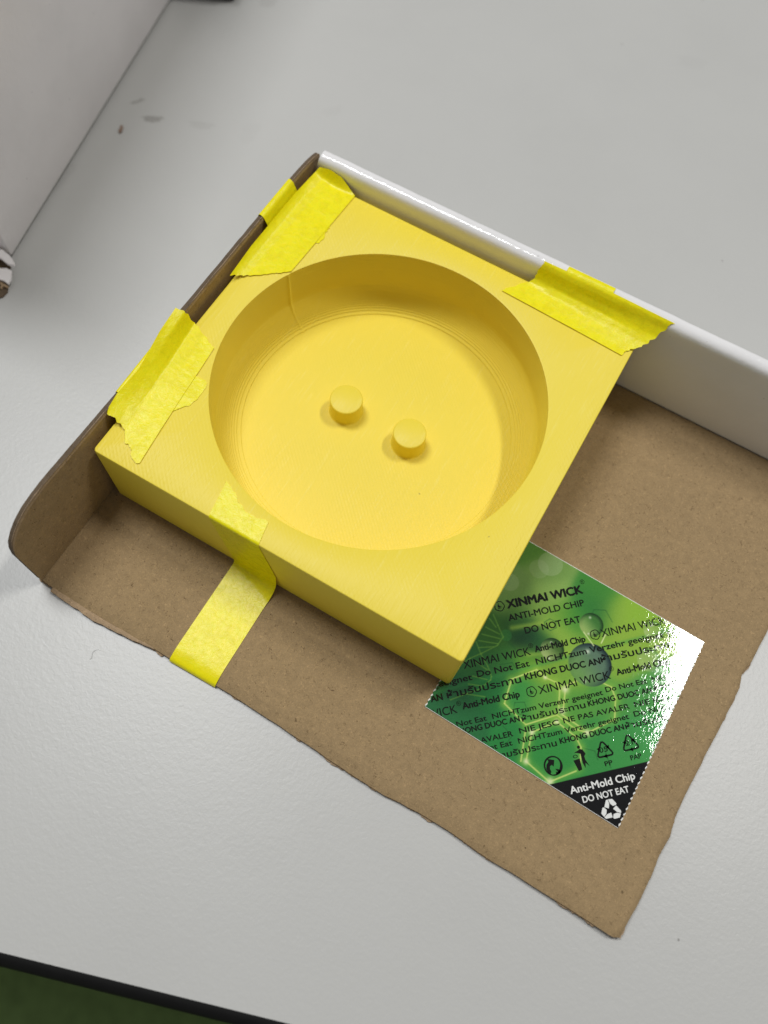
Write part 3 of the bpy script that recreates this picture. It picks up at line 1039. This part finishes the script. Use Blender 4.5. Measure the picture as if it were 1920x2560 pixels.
def ring_quads(rf, w, a0=0.0, a1=2 * math.pi, n=64):
    out = []
    for i in range(n):
        t0, t1 = a0 + (a1 - a0) * i / n, a0 + (a1 - a0) * (i + 1) / n
        r0, r1 = rf(t0), rf(t1)
        w0 = w(t0) if callable(w) else w
        w1 = w(t1) if callable(w) else w
        out.append([(r0 * math.cos(t0), r0 * math.sin(t0)), (r1 * math.cos(t1), r1 * math.sin(t1)),
                    ((r1 - w1) * math.cos(t1), (r1 - w1) * math.sin(t1)), ((r0 - w0) * math.cos(t0), (r0 - w0) * math.sin(t0))])
    return out


def stroke(pts, w):
    out = []
    for (x0, y0), (x1, y1) in zip(pts, pts[1:]):
        d = math.hypot(x1 - x0, y1 - y0)
        nx, ny = -(y1 - y0) / d * w / 2, (x1 - x0) / d * w / 2
        out.append([(x0 + nx, y0 + ny), (x1 + nx, y1 + ny), (x1 - nx, y1 - ny), (x0 - nx, y0 - ny)])
    return out


# flower shaped house mark in front of the name
scal = lambda t: 1.0 + .10 * abs(math.cos(2.5 * t + .3)) - .05
logo = ring_quads(scal, .17, n=80)
logo += [[(-.32, -.45), (.22, -.45), (.30, -.32), (-.05, -.28), (-.36, -.30)], [(-.30, -.20), (.12, -.22), (.14, .05), (.0, .10), (-.1, .38), (.02, .62), (-.16, .58), (-.22, .30), (-.34, .05)],
         [(.05, -.15), (.42, -.22), (.45, -.12), (.1, -.05)]]
for c, sc in (((51.6, -25.6), 1.35), ((76.1, -19.7), 1.3), ((68.4, -41.0), 1.3)):
    mark("flower_emblem", logo, c, sc)
# ring with two turning arrows
gd = ring_quads(lambda t: 1.0, lambda t: .08 + .10 * (1 - math.cos(t + .7)) * .5 * (1 if math.cos(t + .7) < 1 else 1) + .22 * max(0, math.cos(t + .55)) ** 2, n=72)
arc = [(-.72, -.55), (-.80, -.15), (-.66, .25), (-.38, .48), (-.40, .78), (.28, .52), (.02, -.10), (-.12, .12), (-.34, .02), (-.42, -.22), (-.36, -.52), (-.5, -.74)]
gd += [arc, [(.05, -.92), (.10, -.62), (.30, -.70), (.12, -.34), (.36, -.40), (.66, -.62), (.5, -.84)]]
mark("arrow_ring_mark", gd, (80.7, -54.2), 2.3)
# figure dropping litter in a bin
tm = []
tm.append([(.36 * .6 * math.cos(t) + .28, .36 * .6 * math.sin(t) + 1.62) for t in np.linspace(0, 2 * math.pi, 20, endpoint=False)])
tm.append([(-.55, 1.02), (.05, 1.20), (.35, 1.36), (.72, 1.20), (.98, .62), (.88, .45), (.70, .30), (.72, -.2), (1.05, -1.15), (.62, -.55), (.42, -1.25), (.22, -.5), (.25, .2), (.28, .72), (-.15, .92)])
tm.append([(-.95, .05), (.0, .15), (-.10, -1.35), (-.62, -1.42)])
tm += [[(x * .34 - .52 + .0, y * .22 + .52) for x, y in q] for q in ring_quads(lambda t: 1.0, .35, n=22)]
mark("litter_bin_mark", tm, (85.7, -49.6), 1.75)
# triangles of bent arrows around a number
tri_arrow = []
for k in range(3):
    t = k * 2 * math.pi / 3
    R = lambda p: (p[0] * math.cos(t) - p[1] * math.sin(t), p[0] * math.sin(t) + p[1] * math.cos(t))
    pts = [(-.62, .12), (-.16, .92), (.0, 1.02), (.16, .92), (.46, .42)]
    for q in stroke(pts, .20):
        tri_arrow.append([R(p) for p in q])
    tri_arrow.append([R(p) for p in [(.26, .28), (.70, .56), (.66, .06)]])
mark("recycling_triangle", tri_arrow, (89.95, -44.75), 2.1)
mark("recycling_triangle", tri_arrow, (94.75, -40.1), 2.1)
# white recycling arrows in the black corner
rec = []
for k in range(3):
    t = k * 2 * math.pi / 3
    R = lambda p: (p[0] * math.cos(t) - p[1] * math.sin(t), p[0] * math.sin(t) + p[1] * math.cos(t))
    rec.append([R(p) for p in [(-.58, .40), (-.22, 1.0), (-.02, 1.02), (.0, .60), (-.18, .18)]])
    rec.append([R(p) for p in [(.08, .62), (.02, 1.02), (.44, .98), (.72, .50), (.66, .36), (.30, .32)]])
mark("recycling_arrows", rec, (96.9, -56.3), 2.35, 'ink_white')

# ------------------------------------------------------------------ white carton at the left
bx = empty("white_carton", (-.1241, -.0038, 0), math.radians(90) + math.atan2(26.3, 118.4))
# local +x runs along the carton's side away from the viewer, local +y points away from the tray
tag(bx, "plain white cardboard carton with a torn end standing left of the tray", "carton")
bevel_box("carton_body", (.26, .20, .112), M['white_matte'], bx, (.13, .10, .0574), .0004, 2)
bevel_box("added_foot", (.236, .176, .0014), M['kraft_edge'], bx, (.130, .100, .0007), .0001, 1)  # added recessed foot, unseen, lifting the carton so the gap below goes dark


def flake(name, pts, z0, z1, mat, tilt):
    n = len(pts)
    V = []
    for (x, y) in pts:
        V.append((x * MM, y * MM, (z1 + tilt * x) * MM))
    for (x, y) in pts:
        V.append((x * MM, y * MM, (z0 + tilt * x) * MM))
    F = [tuple(range(n)), tuple(reversed(range(n, 2 * n)))] + [(i, (i + 1) % n, (i + 1) % n + n, i + n) for i in range(n)]
    return obj(name, V, F, mat, bx, False)


# torn board pieces at the open end (local mm: -x towards the viewer, +y away from the tray)
flake("torn_board", [(-0.5, 2.3), (-1.1, 0.7), (-2.1, -1.8), (-3.7, -3.9), (-4.6, -4.0), (-4.8, -3.0), (-4.5, -1.6), (-3.5, 0.7), (-3.9, 3.1), (-3.4, 6), (.1, 6.5)], 3.6, 4.6, M['white_matte'], .05)
flake("torn_board", [(-5.8, 0), (-5.2, -1.4), (-5.5, -3.2), (-8.4, -4.4), (-10, -4.3), (-9.4, -2.5), (-9.4, -1.2), (-9.4, 1.7), (-9, 6), (-5.1, 6.4)], 1.9, 2.6, M['white_matte'], .02)
flake("torn_board", [(-8.4, -.4), (-9.6, -2), (-10.2, -4.1), (-10.8, -4.2), (-10.7, -2.6), (-11.7, -2.7), (-11.6, -2.3), (-10.5, -2), (-9.9, -.8), (-9.9, 5), (-8.3, 5.2)], .9, 1.5, M['kraft_lip'], .01)
flake("torn_board", [(-2, -.5), (-8.5, -2.4), (-9.8, -3.5), (-11.7, -4.2), (-13.7, -3.7), (-15.7, -1.4), (-14.5, 5), (-1, 6)], .05, .6, M['kraft_edge'], .0)
flake("torn_board", [(-1.2, 1.5), (-4.4, -1.4), (-6.5, -2.2), (-7.0, 3.2), (-6.4, 6), (-1, 6)], 1.0, 1.7, M['kraft_edge'], .0)


# ------------------------------------------------------------------ small things on the desk
pc = empty("plastic_case", (-.1312, .1254, 0), math.radians(25))
tag(pc, "dark grey plastic case at the far edge behind the tray", "case")
bevel_box("case_body", (.034, .020, .010), M['dark_plastic'], pc, (-.017, .010, .00505), .0015, 4)
bevel_box("case_lid", (.0342, .0202, .004), M['dark_plastic'], pc, (-.017, .010, .0122), .0012, 3)

bm = bmesh.new()
pts = [(-.45, -1.7), (.25, -1.5), (.5, -.7), (.35, -.1), (.75, .5), (.6, 1.3), (.1, 1.75), (-.35, 1.2), (-.25, .5), (-.6, 0), (-.7, -.8)]
V = [(x * MM, y * MM, (.5 + .15 * math.sin(i * 2.1)) * MM) for i, (x, y) in enumerate(pts)] + [(x * .85 * MM, y * .9 * MM, .02 * MM) for x, y in pts]
n = len(pts)
V.append((0, 0, .8 * MM))
F = [(i, (i + 1) % n, 2 * n) for i in range(n)] + [(i, (i + 1) % n, (i + 1) % n + n, i + n) for i in range(n)] + [tuple(reversed(range(n, 2 * n)))]
cr = obj("cardboard_crumb", V, F, M['crumb'], None, False)
cr.location = (-.1285, .0551, 0)
cr.rotation_euler = (0, 0, math.radians(32))
tag(cr, "tiny brown cardboard flake on the desk beside the white carton", "crumb")

fib = np.array([(-29.9, -89.3, .08), (-29.6, -88.8, .25), (-29.95, -88.2, .3), (-30.3, -87.5, .25), (-30.2, -86.9, .2), (-29.7, -86.3, .12), (-29.0, -86.1, .08)]) * MM
fib = smooth1d(resample(fib, 24), 0, 2)
ring = [(math.cos(t), math.sin(t)) for t in np.linspace(0, 2 * math.pi, 6, endpoint=False)]
V = [(p[0] + a * .000035, p[1], p[2] + b * .000035) for p in fib for a, b in ring]
lt_ = obj("lint_fibre", V, grid_faces(24, 6, True), M['lint'], None, True)
tag(lt_, "short curled grey lint fibre on the desk in front of the tray", "lint")
